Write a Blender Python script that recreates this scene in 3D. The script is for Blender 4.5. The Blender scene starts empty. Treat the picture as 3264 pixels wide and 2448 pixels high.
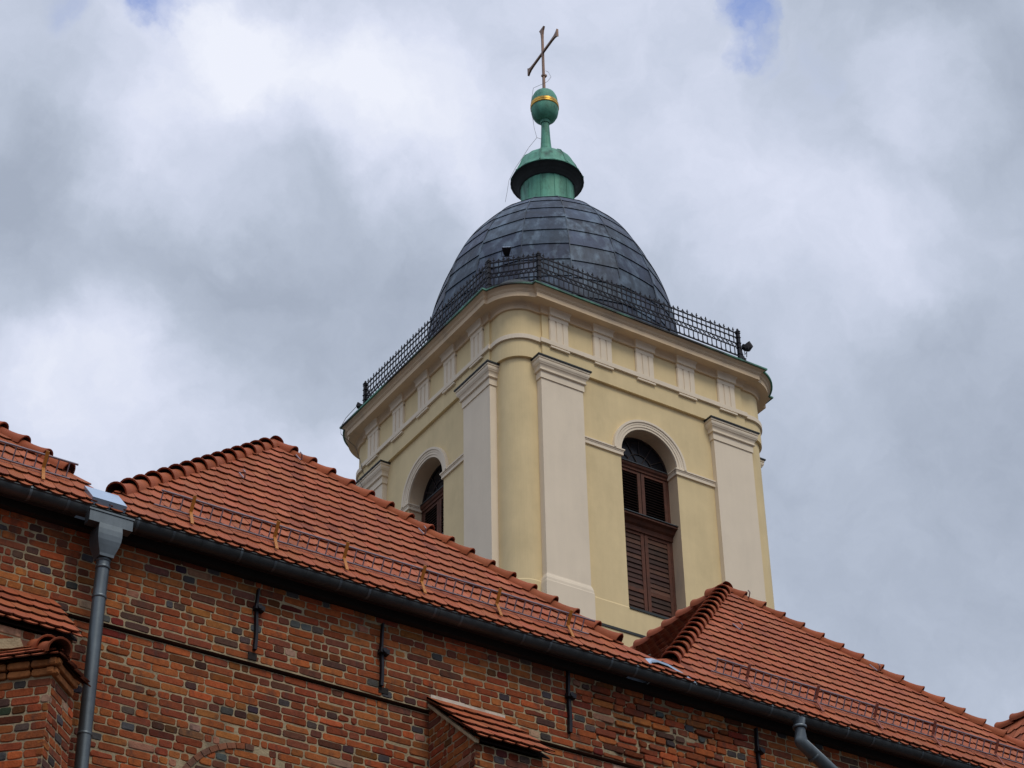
import bpy, math, random
from mathutils import Vector, Matrix
random.seed(7)
R = math.radians; pi = math.pi
sc = bpy.context.scene
col = sc.collection

# ---------------------------------------------------------------- camera
YAW, PITCH, ROLL, FPX = 33.3524, 35.0219, -1.1451, 6952.57
CAMZ = 1.6
_y, _p, _r = R(YAW), R(PITCH), R(ROLL)
fwd = Vector((math.sin(_y)*math.cos(_p), math.cos(_y)*math.cos(_p), math.sin(_p)))
rt0 = Vector((math.cos(_y), -math.sin(_y), 0)); up0 = rt0.cross(fwd)
rt = rt0*math.cos(_r) + up0*math.sin(_r); up = up0*math.cos(_r) - rt0*math.sin(_r)
cd = bpy.data.cameras.new('camera'); cam = bpy.data.objects.new('camera', cd); col.objects.link(cam)
cam.matrix_world = Matrix(((rt.x, up.x, -fwd.x, 0), (rt.y, up.y, -fwd.y, 0), (rt.z, up.z, -fwd.z, CAMZ), (0, 0, 0, 1)))
cd.sensor_width = 36; cd.lens = FPX/3264*36; cd.clip_end = 3000; cd.clip_start = .1
sc.camera = cam

# ---------------------------------------------------------------- light
SUN_EL, SUN_AZ = 52, 180          # azimuth clockwise from +Y (the view looks to about 33)
def nodes(tree):
    N, L = tree.nodes, tree.links
    def add(t, **kw):
        n = N.new(t)
        for k, v in kw.items():
            if k.startswith('i_'):
                n.inputs[int(k[2:]) if k[2:].isdigit() else k[2:].replace('_', ' ')].default_value = v
            else: setattr(n, k, v)
        return n
    return N, L, add
w = bpy.data.worlds.new('World'); sc.world = w; w.use_nodes = True
N, L, add = nodes(w.node_tree); N.clear()
def pixdir(x, y):                  # direction of a point of the sky
    return (fwd + rt*((x-1632)/FPX) - up*((y-1224)/FPX)).normalized()
out = add('ShaderNodeOutputWorld'); bg = add('ShaderNodeBackground'); bg.inputs[1].default_value = .1
L.new(bg.outputs[0], out.inputs[0])
sky = add('ShaderNodeTexSky', sky_type='NISHITA', sun_disc=False, sun_elevation=R(SUN_EL), sun_rotation=R(SUN_AZ), air_density=1.0, dust_density=.6)
tc = add('ShaderNodeTexCoord')
def vm(op, a, b=None):
    n = add('ShaderNodeVectorMath', operation=op); L.new(a, n.inputs[0])
    if b is not None:
        if isinstance(b, (tuple, Vector)): n.inputs[1].default_value = tuple(b)
        else: L.new(b, n.inputs[1])
    return n
def ma(op, a, b=None, c=None, clamp=False):
    n = add('ShaderNodeMath', operation=op, use_clamp=clamp)
    for i, x in enumerate((a, b, c)):
        if x is None: continue
        if isinstance(x, (int, float)): n.inputs[i].default_value = x
        else: L.new(x, n.inputs[i])
    return n.outputs[0]
nrm = vm('NORMALIZE', tc.outputs['Generated']).outputs[0]
wn = add('ShaderNodeTexNoise', i_Scale=8.0, i_Detail=7.0, i_Roughness=.6); L.new(nrm, wn.inputs['Vector'])
wsub = vm('SUBTRACT', wn.outputs['Color'], (.5, .5, .5)); wsc = add('ShaderNodeVectorMath', operation='SCALE'); wsc.inputs['Scale'].default_value = .11
L.new(wsub.outputs[0], wsc.inputs[0])
warp = vm('NORMALIZE', vm('ADD', nrm, wsc.outputs[0]).outputs[0]).outputs[0]
# cloud body: light and dark masses, seen against their own directions
def blob(x, y, rad, amp, acc):
    d = vm('DOT_PRODUCT', warp, pixdir(x, y)).outputs['Value']
    c0 = math.cos(rad/FPX)
    n = add('ShaderNodeMapRange', interpolation_type='SMOOTHSTEP'); L.new(d, n.inputs[0])
    n.inputs[1].default_value = c0; n.inputs[2].default_value = 1.0; n.inputs[3].default_value = 0; n.inputs[4].default_value = amp
    return n.outputs[0] if acc is None else ma('ADD', acc, n.outputs[0])
lum = None
for b in [(560, 330, 560, .26), (900, 420, 520, .36), (100, 1320, 520, .12), (930, 850, 620, -.48), (760, 700, 400, -.16), (80, 760, 480, -.38), (60, 260, 420, -.20), (500, 800, 400, .10), (1300, 480, 420, .20), (1850, 300, 700, .16),
          (2650, 560, 620, .26), (2900, 120, 600, -.36), (3250, 420, 330, -.25), (2980, 320, 260, .25), (2950, 1600, 1100, -.38), (2700, 1000, 500, .10), (2050, 800, 420, -.10), (500, 1250, 500, .16), (1250, 200, 420, .05)]:
    lum = blob(*b, lum)
blue = None
for b in [(490, 55, 210, 1.0), (450, 85, 90, .35), (2372, 105, 165, .82), (2330, 50, 110, .25), (190, 20, 200, .6), (2640, 300, 240, .42), (2420, 220, 150, .35)]:
    blue = blob(*b, blue)
n1 = add('ShaderNodeTexNoise', i_Scale=13.0, i_Detail=11.0, i_Roughness=.62); L.new(warp, n1.inputs['Vector'])
n2 = add('ShaderNodeTexNoise', i_Scale=3.2, i_Detail=6.0, i_Roughness=.5); L.new(warp, n2.inputs['Vector'])
t = ma('ADD', ma('MULTIPLY', ma('SUBTRACT', n1.outputs[0], .5), .85), ma('MULTIPLY', ma('SUBTRACT', n2.outputs[0], .5), .35))
t = ma('ADD', ma('ADD', t, lum), .50, clamp=False)
cr = add('ShaderNodeValToRGB'); L.new(t, cr.inputs[0])
e = cr.color_ramp.elements
e[0].position = 0.0; e[0].color = (.372, .425, .527, 1); e[1].position = 1.0; e[1].color = (.85, .88, .98, 1)
for pos, c in ((.3, (.475, .534, .65, 1)), (.52, (.58, .635, .77, 1)), (.75, (.70, .745, .89, 1))):
    k = e.new(pos); k.color = c
# overcast sky is brighter overhead than near the horizon
sep = add('ShaderNodeSeparateXYZ'); L.new(nrm, sep.inputs[0])
zen = add('ShaderNodeMapRange', interpolation_type='SMOOTHSTEP'); L.new(sep.outputs[2], zen.inputs[0])
zen.inputs[1].default_value = .72; zen.inputs[2].default_value = 1.0; zen.inputs[3].default_value = 10.0; zen.inputs[4].default_value = 19.0
hor = add('ShaderNodeMapRange', interpolation_type='SMOOTHSTEP'); L.new(sep.outputs[2], hor.inputs[0])
hor.inputs[1].default_value = -.02; hor.inputs[2].default_value = .40; hor.inputs[3].default_value = .30; hor.inputs[4].default_value = 1.0
cs = add('ShaderNodeVectorMath', operation='SCALE'); L.new(cr.outputs[0], cs.inputs[0]); L.new(ma('MULTIPLY', zen.outputs[0], hor.outputs[0]), cs.inputs['Scale'])
bl = ma('ADD', blue, ma('MULTIPLY', ma('SUBTRACT', n1.outputs[0], .5), 3.4), clamp=False)
bl = ma('MULTIPLY', bl, ma('MULTIPLY', blue, 1.6, clamp=True))
blm = add('ShaderNodeMapRange', interpolation_type='SMOOTHSTEP'); L.new(bl, blm.inputs[0])
blm.inputs[1].default_value = .22; blm.inputs[2].default_value = 1.9; blm.inputs[3].default_value = 0; blm.inputs[4].default_value = .92
skb = add('ShaderNodeVectorMath', operation='MULTIPLY'); L.new(sky.outputs[0], skb.inputs[0]); skb.inputs[1].default_value = (.85, 1.4, 2.4)
mx = add('ShaderNodeMix', data_type='RGBA'); L.new(blm.outputs[0], mx.inputs[0]); L.new(cs.outputs[0], mx.inputs[6]); L.new(skb.outputs[0], mx.inputs[7])
L.new(mx.outputs[2], bg.inputs[0])
sd = bpy.data.lights.new('sun', 'SUN'); so = bpy.data.objects.new('sun', sd); col.objects.link(so)
sd.energy = 1.25; sd.angle = R(20); sd.color = (1, .92, .79)
so.rotation_euler = (R(90-SUN_EL), 0, R(180-SUN_AZ)); so.location = (-20, -30, 60)
sc.view_settings.view_transform = 'Standard'; sc.view_settings.look = 'None'; sc.view_settings.exposure = 0; sc.view_settings.gamma = 1

# ---------------------------------------------------------------- materials
MATS = {}
def mat(name, base, rough=.8, metal=0, var=.0, vscale=3.0, stain=None, sscale=1.0, sw=.3, bump=0, bscale=40, attr=False, spec=.4, detail=6, spos=.55, streak=0):
    m = bpy.data.materials.new(name); m.use_nodes = True
    N, L, add = nodes(m.node_tree); N.clear()
    o = add('ShaderNodeOutputMaterial'); p = add('ShaderNodeBsdfPrincipled'); L.new(p.outputs[0], o.inputs[0])
    p.inputs['Roughness'].default_value = rough; p.inputs['Metallic'].default_value = metal; p.inputs['Specular IOR Level'].default_value = spec
    tc = add('ShaderNodeTexCoord'); P = tc.outputs['Object']
    if attr:
        a = add('ShaderNodeAttribute', attribute_name='tint'); c = a.outputs['Color']
    else:
        r = add('ShaderNodeRGB'); r.outputs[0].default_value = (*base, 1); c = r.outputs[0]
    if var:
        n = add('ShaderNodeTexNoise', i_Scale=vscale, i_Detail=float(detail), i_Roughness=.6); L.new(P, n.inputs['Vector'])
        mr = add('ShaderNodeMapRange'); L.new(n.outputs[0], mr.inputs[0]); mr.inputs[1].default_value = .25; mr.inputs[2].default_value = .75
        mr.inputs[3].default_value = 1-var; mr.inputs[4].default_value = 1+var
        h = add('ShaderNodeVectorMath', operation='SCALE'); L.new(c, h.inputs[0]); L.new(mr.outputs[0], h.inputs['Scale']); c = h.outputs[0]
    if streak:                     # rain runs: noise drawn out downwards
        n = add('ShaderNodeTexNoise', i_Scale=1.0, i_Detail=5.0, i_Roughness=.65); mp = add('ShaderNodeMapping'); mp.inputs['Scale'].default_value = (4, 4, .3); L.new(P, mp.inputs[0]); L.new(mp.outputs[0], n.inputs['Vector'])
        mr = add('ShaderNodeMapRange'); L.new(n.outputs[0], mr.inputs[0]); mr.inputs[1].default_value = .3; mr.inputs[2].default_value = .7; mr.inputs[3].default_value = 1+streak*.5; mr.inputs[4].default_value = 1-streak
        h = add('ShaderNodeVectorMath', operation='SCALE'); L.new(c, h.inputs[0]); L.new(mr.outputs[0], h.inputs['Scale']); c = h.outputs[0]
    if stain:
        n = add('ShaderNodeTexNoise', i_Scale=sscale, i_Detail=7.0, i_Roughness=.62)
        mp = add('ShaderNodeMapping'); mp.inputs['Scale'].default_value = (1, 1, .45); mp.inputs['Location'].default_value = (3.1, 7.7, 1.3); L.new(P, mp.inputs[0]); L.new(mp.outputs[0], n.inputs['Vector'])
        mr = add('ShaderNodeMapRange', interpolation_type='SMOOTHSTEP'); L.new(n.outputs[0], mr.inputs[0]); mr.inputs[1].default_value = spos-.07; mr.inputs[2].default_value = spos+.16
        mr.inputs[3].default_value = 0; mr.inputs[4].default_value = sw
        x = add('ShaderNodeMix', data_type='RGBA'); L.new(mr.outputs[0], x.inputs[0]); L.new(c, x.inputs[6]); x.inputs[7].default_value = (*stain, 1); c = x.outputs[2]
    L.new(c, p.inputs['Base Color'])
    if bump:
        n = add('ShaderNodeTexNoise', i_Scale=float(bscale), i_Detail=5.0); L.new(P, n.inputs['Vector'])
        b = add('ShaderNodeBump', i_Strength=1.0, i_Distance=bump); L.new(n.outputs[0], b.inputs['Height']); L.new(b.outputs[0], p.inputs['Normal'])
    MATS[name] = m; return m
YEL = mat('yellow_render', (.77, .615, .345), .88, var=.07, vscale=1.3, stain=(.45, .36, .19), sscale=1.1, sw=.2, streak=.045, bump=.002, bscale=60)
CRM = mat('cream_render', (.83, .715, .55), .86, var=.03, vscale=1.5, stain=(.55, .48, .38), sscale=1.1, sw=.16, streak=.03, bump=.002, bscale=60)
CORN = mat('cornice_render', (.70, .54, .36), .86, var=.05, vscale=1.5, stain=(.42, .35, .27), sscale=1.3, sw=.5, bump=.002, bscale=60)
LEAD = mat('lead_sheet', (.055, .068, .09), .58, .2, var=.4, vscale=2.2, stain=(.135, .19, .25), sscale=3.0, sw=.75, bump=.016, bscale=2.5, streak=.35, attr=True, spos=.535, spec=.25)
IRON = mat('black_iron', (.014, .014, .02), .55, .4, var=.2, vscale=8)
COPG = mat('green_copper', (.105, .33, .235), .62, .1, var=.16, vscale=3, stain=(.025, .06, .045), sscale=3.4, sw=.8, bump=.008, bscale=5, spos=.56, streak=.38)
COPF = mat('copper_edge', (.12, .36, .26), .6, .1, var=.2, vscale=2, stain=(.022, .022, .02), sscale=.55, sw=1.0, spos=.43)
COPD = mat('dark_copper', (.028, .035, .036), .6, .2, var=.3, vscale=3)
GOLD = mat('gilded_band', (.58, .34, .055), .38, .75, var=.2, vscale=6, stain=(.12, .06, .03), sscale=4, sw=.5)
CROSSM = mat('brown_gilding', (.24, .145, .10), .5, .35, var=.2, vscale=5)
WOOD = mat('brown_shutter', (.135, .052, .028), .75, var=.3, vscale=6, stain=(.055, .024, .016), sscale=3.5, sw=.7, attr=True, bump=.003, bscale=25)
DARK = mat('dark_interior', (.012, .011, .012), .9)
GLASS = mat('window_glass', (.012, .013, .017), .2, spec=.22)
ZINC = mat('zinc', (.125, .148, .162), .46, .7, streak=.25, var=.22, vscale=3, stain=(.07, .075, .08), sscale=2.2, sw=.6, bump=.003, bscale=6)
ZINCD = mat('dark_zinc', (.06, .067, .07), .45, .5, var=.25, vscale=2.5, stain=(.04, .042, .042), sscale=2.2, sw=.6, bump=.003, bscale=6)
ZINCB = mat('new_zinc', (.36, .45, .56), .35, .6, var=.1, vscale=4)
TILE = mat('clay_tile', (.4, .15, .08), .72, var=.09, vscale=14, stain=(.26, .085, .05), sscale=1.8, sw=.35, attr=True, bump=.002, bscale=60, spec=.12)
BRICK = mat('old_brick', (.3, .09, .04), .9, var=.28, vscale=16, stain=(.06, .04, .034), sscale=9, sw=.62, attr=True, bump=.006, bscale=55, spec=.2, spos=.57)
MORT = mat('lime_mortar', (.37, .295, .185), .95, var=.22, vscale=9, stain=(.14, .11, .08), sscale=2.0, sw=.7, bump=.01, bscale=45, spec=.1)
FLASH = mat('white_mortar', (.62, .55, .46), .95, var=.1, vscale=8, stain=(.33, .28, .21), sscale=3.5, sw=1, bump=.006, bscale=40)
GUARD = mat('brown_steel', (.25, .205, .235), .5, .4, var=.15, vscale=8)
ORANGE = mat('orange_steel', (.44, .16, .018), .55, .1, var=.15, vscale=8)
REDBR = mat('rusty_red_steel', (.24, .065, .04), .6, .1, var=.15, vscale=8)
TIMB_SHADE = mat('dark_timber_and_shade', (.016, .012, .010), .9, var=.3, vscale=6)  # dark timber; on the eaves strip it paints the shade below the gutter
SHADE_BR = mat('shade_brick', (.085, .038, .024), .95, var=.4, vscale=9)  # brick tone darkened to paint the shadow line of the string recess
PAVE = mat('paving', (.075, .072, .07), .95, var=.2, vscale=1.2)
CABLE = mat('cable', (.10, .09, .085), .6, .3)
def brickwall_plain():             # plain brick pattern for the wall low down, outside the picture
    m = bpy.data.materials.new('plain_brickwork'); m.use_nodes = True
    N, L, add = nodes(m.node_tree); p = N['Principled BSDF']; p.inputs['Roughness'].default_value = .9
    tc = add('ShaderNodeTexCoord'); mp = add('ShaderNodeMapping'); mp.inputs['Rotation'].default_value = (R(90), 0, 0); L.new(tc.outputs['Object'], mp.inputs[0])
    b = add('ShaderNodeTexBrick', i_Scale=1.0); L.new(mp.outputs[0], b.inputs[0])
    b.inputs['Color1'].default_value = (.27, .085, .04, 1); b.inputs['Color2'].default_value = (.14, .055, .035, 1); b.inputs['Mortar'].default_value = (.36, .305, .205, 1)
    b.inputs['Mortar Size'].default_value = .008; b.inputs['Brick Width'].default_value = .3; b.inputs['Row Height'].default_value = .088
    L.new(b.outputs[0], p.inputs[0]); MATS['plain_brickwork'] = m; return m
PLAIN = brickwall_plain()

# ---------------------------------------------------------------- mesh helpers
class MB:
    def __init__(s): s.v = []; s.f = []; s.c = []; s.sm = []
    def add(s, vs, fs, tint=None, smooth=False):
        o = len(s.v); s.v += [tuple(v) for v in vs]
        for f in fs: s.f.append([i+o for i in f]); s.c.append(tint or (.5, .5, .5)); s.sm.append(smooth)
    def box(s, a, b, tint=None):
        x0, y0, z0 = a; x1, y1, z1 = b
        x0, x1 = sorted((x0, x1)); y0, y1 = sorted((y0, y1)); z0, z1 = sorted((z0, z1))
        s.add([(x0,y0,z0),(x1,y0,z0),(x1,y1,z0),(x0,y1,z0),(x0,y0,z1),(x1,y0,z1),(x1,y1,z1),(x0,y1,z1)],
              [(0,3,2,1),(4,5,6,7),(0,1,5,4),(1,2,6,5),(2,3,7,6),(3,0,4,7)], tint)
    def obox(s, o, ax, ay, az, tint=None):   # oriented box: corner o and three edge vectors
        o, ax, ay, az = map(Vector, (o, ax, ay, az))
        p = [o, o+ax, o+ax+ay, o+ay]; p += [q+az for q in p]
        f = [(0,3,2,1),(4,5,6,7),(0,1,5,4),(1,2,6,5),(2,3,7,6),(3,0,4,7)]
        if ax.cross(ay).dot(az) < 0: f = [t[::-1] for t in f]
        s.add(p, f, tint)
    def loft(s, loops, closed=True, cap0=False, cap1=False, smooth=False, tint=None, flip=False):
        n = len(loops[0]); vs = [p for l in loops for p in l]; fs = []
        for i in range(len(loops)-1):
            for j in range(n if closed else n-1):
                k = (j+1) % n; q = (i*n+j, i*n+k, (i+1)*n+k, (i+1)*n+j); fs.append(q[::-1] if flip else q)
        s.add(vs, fs, tint, smooth)
        if cap0: s.add(loops[0], [list(range(n))[::1 if flip else -1]], tint)
        if cap1: s.add(loops[-1], [list(range(n))[::-1 if flip else 1]], tint)
    def tube(s, pts, r, n=6, tint=None, caps=True):
        pts = [Vector(p) for p in pts]; loops = []
        for i, p in enumerate(pts):
            d = (pts[min(i+1, len(pts)-1)] - pts[max(i-1, 0)]).normalized()
            u = d.cross(Vector((0, 0, 1)));
            if u.length < .01: u = d.cross(Vector((0, 1, 0)))
            u.normalize(); v = u.cross(d); rr = r[i] if isinstance(r, (list, tuple)) else r
            loops.append([p + (u*math.cos(2*pi*k/n+pi/n) - v*math.sin(2*pi*k/n+pi/n))*rr for k in range(n)])
        s.loft(loops, True, caps, caps, n > 5, tint)
    def lathe(s, prof, c=(0, 0), n=32, a0=0, smooth=True, tint=None):
        s.loft([[(c[0]+r*math.cos(a0+2*pi*k/n), c[1]+r*math.sin(a0+2*pi*k/n), z) for k in range(n)] for r, z in prof], True, False, False, smooth, tint)
    def xf(s, f): s.v = [f(v) for v in s.v]; return s
    def build(s, name, m, parent=None, off=(0, 0, 0)):
        me = bpy.data.meshes.new(name)
        me.from_pydata([(v[0]-off[0], v[1]-off[1], v[2]-off[2]) for v in s.v], [], s.f)
        me.polygons.foreach_set('use_smooth', s.sm)
        if any(c != (.5, .5, .5) for c in s.c):
            a = me.attributes.new('tint', 'FLOAT_COLOR', 'FACE'); a.data.foreach_set('color', [x for c in s.c for x in (*c, 1)])
        me.materials.append(m); me.update()
        o = bpy.data.objects.new(name, me); col.objects.link(o)
        if parent: o.parent = parent
        return o
def thing(name, label, cat, loc):
    o = bpy.data.objects.new(name, None); col.objects.link(o); o.location = loc; o['label'] = label; o['category'] = cat; o.empty_display_size = .5; return o
def tag(o, label, cat, group=None):
    o['label'] = label; o['category'] = cat
    if group: o['group'] = group
    return o
def jit(c, a, b=.0):
    k = 1+random.uniform(-a, a); return tuple(max(.004, x*k*(1+random.uniform(-b, b))) for x in c)

# ---------------------------------------------------------------- ground
g = MB(); g.add([(-1500, -1500, 0), (1500, -1500, 0), (1500, 1500, 0), (-1500, 1500, 0)], [(0, 1, 2, 3)])
go = g.build('ground', PAVE); go['kind'] = 'structure'

# ================================================================ BELL TOWER
TX, TY, TZ = 30.6459, 44.2664, 37.8997
tower = thing('bell_tower', 'cream and yellow bell tower with rounded corners, dark lead dome and green lantern', 'tower', (TX, TY, 0))
H0, U0, DEL = 4.5, 3.57, .06
RC = H0-DEL-U0; UE = 3.45
def quad_pts(off):
    h, u, U0 = H0+off, UE+off, 3.57+.2*min(1, max(0, 1-off/.5)); rho = H0-DEL+off-U0
    t0 = math.asin(max(0, u-U0)/rho); pts = [(-u, -h), (u, -h), (u, -(U0+rho*math.cos(t0)))]
    n = 14
    for i in range(n+1):
        t = t0+(pi/2-2*t0)*i/n; pts.append((U0+rho*math.sin(t), -(U0+rho*math.cos(t))))
    pts.append((pts[-1][0], -u))
    return pts
def plan(off):
    q = quad_pts(off); o = []
    for k in range(4):
        for x, y in q:
            for _ in range(k): x, y = -y, x
            o.append((x, y))
    return o
def sweep(mb, prof, **kw): mb.loft([[(x, y, z+TZ) for x, y in plan(o)] for o, z in prof], **kw)
def left(v): return (v[1], -v[0], v[2])        # front face -> left face
def part(prof, name, m, parent=tower):
    b = MB(); sweep(b, prof); return b.build(name, m, parent)

ZS, ZW, WH = -3.82, -8.69, .94
# walls: plan skin with an arched opening in each face
wb = MB(); P = plan(-.06); n = len(P); q = n//4; hw = H0-.06; uw = UE-.06
for i in range(n):
    if i % q == 0: continue
    a, b = P[i], P[(i+1) % n]; wb.add([(*a, -.5), (*b, -.5), (*b, TZ-1.79), (*a, TZ-1.79)], [(0, 1, 2, 3)], smooth=(i % q) > 2 and (i % q) < q-2)
def face_panel(mb):
    zt, zb = TZ-1.79, -.5; arch = [(-WH*math.cos(pi*i/28), ZS+WH*math.sin(pi*i/28)) for i in range(29)]
    y = -hw
    mb.add([(-uw, y, zb), (uw, y, zb), (uw, y, TZ+ZW), (-uw, y, TZ+ZW)], [(0, 1, 2, 3)])
    for s in (-1, 1):
        qd = [(s*uw, y, TZ+ZW), (s*WH, y, TZ+ZW), (s*WH, y, zt), (s*uw, y, zt)]; mb.add(qd, [(0, 1, 2, 3) if s < 0 else (3, 2, 1, 0)])
    vs = [(x, y, TZ+z) for x, z in arch] + [(x, y, zt) for x, z in arch]
    mb.add(vs, [(i, i+1, i+30, i+29) for i in range(28)])
for k in range(4):
    t = MB(); face_panel(t)
    for _ in range(k): t.xf(left)
    wb.add(t.v, t.f)
wall_t = wb.build('wall', YEL, tower)
# plinth courses
part([(-.06, -8.66), (-.038, -8.70), (-.038, -9.5)], 'plinth_band', YEL)
part([(.14, -9.53), (.14, -37.9)][::-1], 'base_wall', YEL)
part([(.14, -9.6), (.165, -9.6), (.165, -9.53), (-.06, -9.44)], 'base_flashing', COPD)
part([(-.06, -1.79), (.03, -1.79), (.03, -1.219)], 'architrave', YEL)
part([(.03, -1.219), (.10, -1.219), (.10, -1.08), (0, -1.075)], 'architrave_band', CRM)
part([(0, -1.08), (0, -.21)], 'frieze', YEL)
cornice = part([(0, -.21), (.065, -.21), (.065, -.11), (.075, -.095), (.085, -.06), (.11, -.02), (.144, 0), (.414, 0), (.414, .155), (.43, .16), (.43, .185), (.445, .19), (.45, .215), (.47, .25), (.51, .28), (.535, .30), (.54, .33)], 'cornice', CORN)
part([(.54, .325), (.592, .312), (.592, .36), (.38, .43)], 'cornice_flashing', COPF)
tr = MB(); sweep(tr, [(.38, .43), (-.02, .86), (-.9, .95)], cap1=True)
tr.build('balcony_roof', COPD, tower)
# triglyphs and regulae
def add_trig(parent, x, f):
    t = MB(); w = .31; y = -H0
    t.box((x-w, y-.042, TZ-1.08), (x+w, y+.05, TZ-.3))
    for c in (-.215, 0, .215):
        pts = []
        t.box((x+c-.077, y-.062, TZ-1.08), (x+c+.077, y, TZ-.34))
    t.box((x-w, y-.07, TZ-.345), (x+w, y, TZ-.21))
    for c in (-.107, .107): t.box((x+c-.034, y-.05, TZ-.37), (x+c+.034, y, TZ-.34))
    t.box((x-w-.02, y-.125, TZ-.212), (x+w+.02, y, TZ-.107))
    t.loft([[(x-w-.02-e, y-.06-d, TZ+z), (x+w+.02+e, y-.06-d, TZ+z), (x+w+.02+e, y, TZ+z), (x-w-.02-e, y, TZ+z)] for d, e, z in ((.065, 0, -.107), (.075, .01, -.06), (.12, .04, -.002))], cap0=True, cap1=True)
    t.box((x-w, y-.10, TZ-1.30), (x+w, y, TZ-1.25))
    t.xf(f); t.build('triglyph', CRM, parent)
idf = lambda v: v
back = lambda v: left(left(v)); right_ = lambda v: left(left(left(v)))
for f in (idf, left, right_):
    for x in (-2.92, -1.455, -.015, 1.425, 2.87): add_trig(tower, x, f)
# pilasters
PX0, PX1, PY = 2.226, 3.585, 4.592
def rect(x0, x1, o, z): return [(x0-o, -PY-o, TZ+z), (x1+o, -PY-o, TZ+z), (x1+o, -4.35, TZ+z), (x0-o, -4.35, TZ+z)]
def add_pilaster(s, f):
    x0, x1 = (PX0, PX1) if s > 0 else (-PX1, -PX0)
    t = MB(); t.loft([rect(x0, x1, 0, z) for z in (-8.5, -2.4)]); t.xf(f); p = t.build('pilaster', CRM, tower)
    t = MB(); t.loft([rect(x0, x1, o, z) for o, z in ((0, -2.45), (.03, -2.45), (.03, -2.235), (.075, -2.23), (.085, -2.215), (.075, -2.19), (.06, -2.185), (.065, -2.13), (.085, -2.08), (.115, -2.05), (.12, -2.03), (.135, -2.01), (.147, -1.97), (.15, -1.935), (.14, -1.91), (.138, -1.905), (.163, -1.90), (.163, -1.845))]); t.xf(f); c = t.build('capital', CRM, p)
    t = MB(); t.loft([rect(x0, x1, o, z) for o, z in ((.155, -1.845), (.195, -1.84), (.195, -1.80), (.02, -1.765))]); t.xf(f); t.build('capital_flashing', COPD, p)
    t = MB(); t.loft([rect(x0, x1, o, z) for o, z in ((.06, -9.56), (.06, -8.74), (.05, -8.72), (.045, -8.64), (.02, -8.55), (.008, -8.53), (0, -8.49))]); t.xf(f); t.build('pilaster_base', CRM, p)
for f in (idf, left, right_, back):
    for s in (-1, 1): add_pilaster(s, f)
# window surrounds and windows
def add_surround(f):
    t = MB(); prof = [(.938, -4.43), (.938, -4.48), (1.0, -4.48), (1.008, -4.5), (1.07, -4.5), (1.08, -4.512), (1.13, -4.512), (1.15, -4.54), (1.215, -4.54), (1.225, -4.43)]
    t.loft([[(-r*math.cos(pi*i/40), y, TZ+ZS+r*math.sin(pi*i/40)) for r, y in prof] for i in range(41)], closed=False, smooth=False, flip=True)
    t.xf(f); t.build('archivolt', CRM, tower)
    for s in (-1, 1):
        t = MB()
        for (o, z0, z1) in ((.05, -3.985, -3.885), (.062, -3.885, -3.845), (.085, -3.845, -3.805)):
            t.box((s*2.23, -hw-o, TZ+z0), (s*(WH-o), -hw+.02, TZ+z1)); t.box((s*(WH+.02), -hw+.01, TZ+z0), (s*(WH-o), -4.02, TZ+z1))
        t.xf(f); t.build('impost_band', CRM, tower)
    t = MB(); pts = [(-WH, ZW)] + [(-WH*math.cos(pi*i/28), ZS+WH*math.sin(pi*i/28)) for i in range(29)] + [(WH, ZW)]
    t.loft([[(x, y, TZ+z) for x, z in pts] for y in (-hw, -3.85)], closed=False, smooth=True); t.xf(f); t.build('window_reveal', CORN, tower)  # darker render than the surround, the reveal's shade put into its colour
    t = MB(); t.box((-WH, -4.49, TZ+ZW-.03), (WH, -3.95, TZ+ZW+.035)); t.xf(f); t.build('window_sill', COPD, tower)
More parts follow.
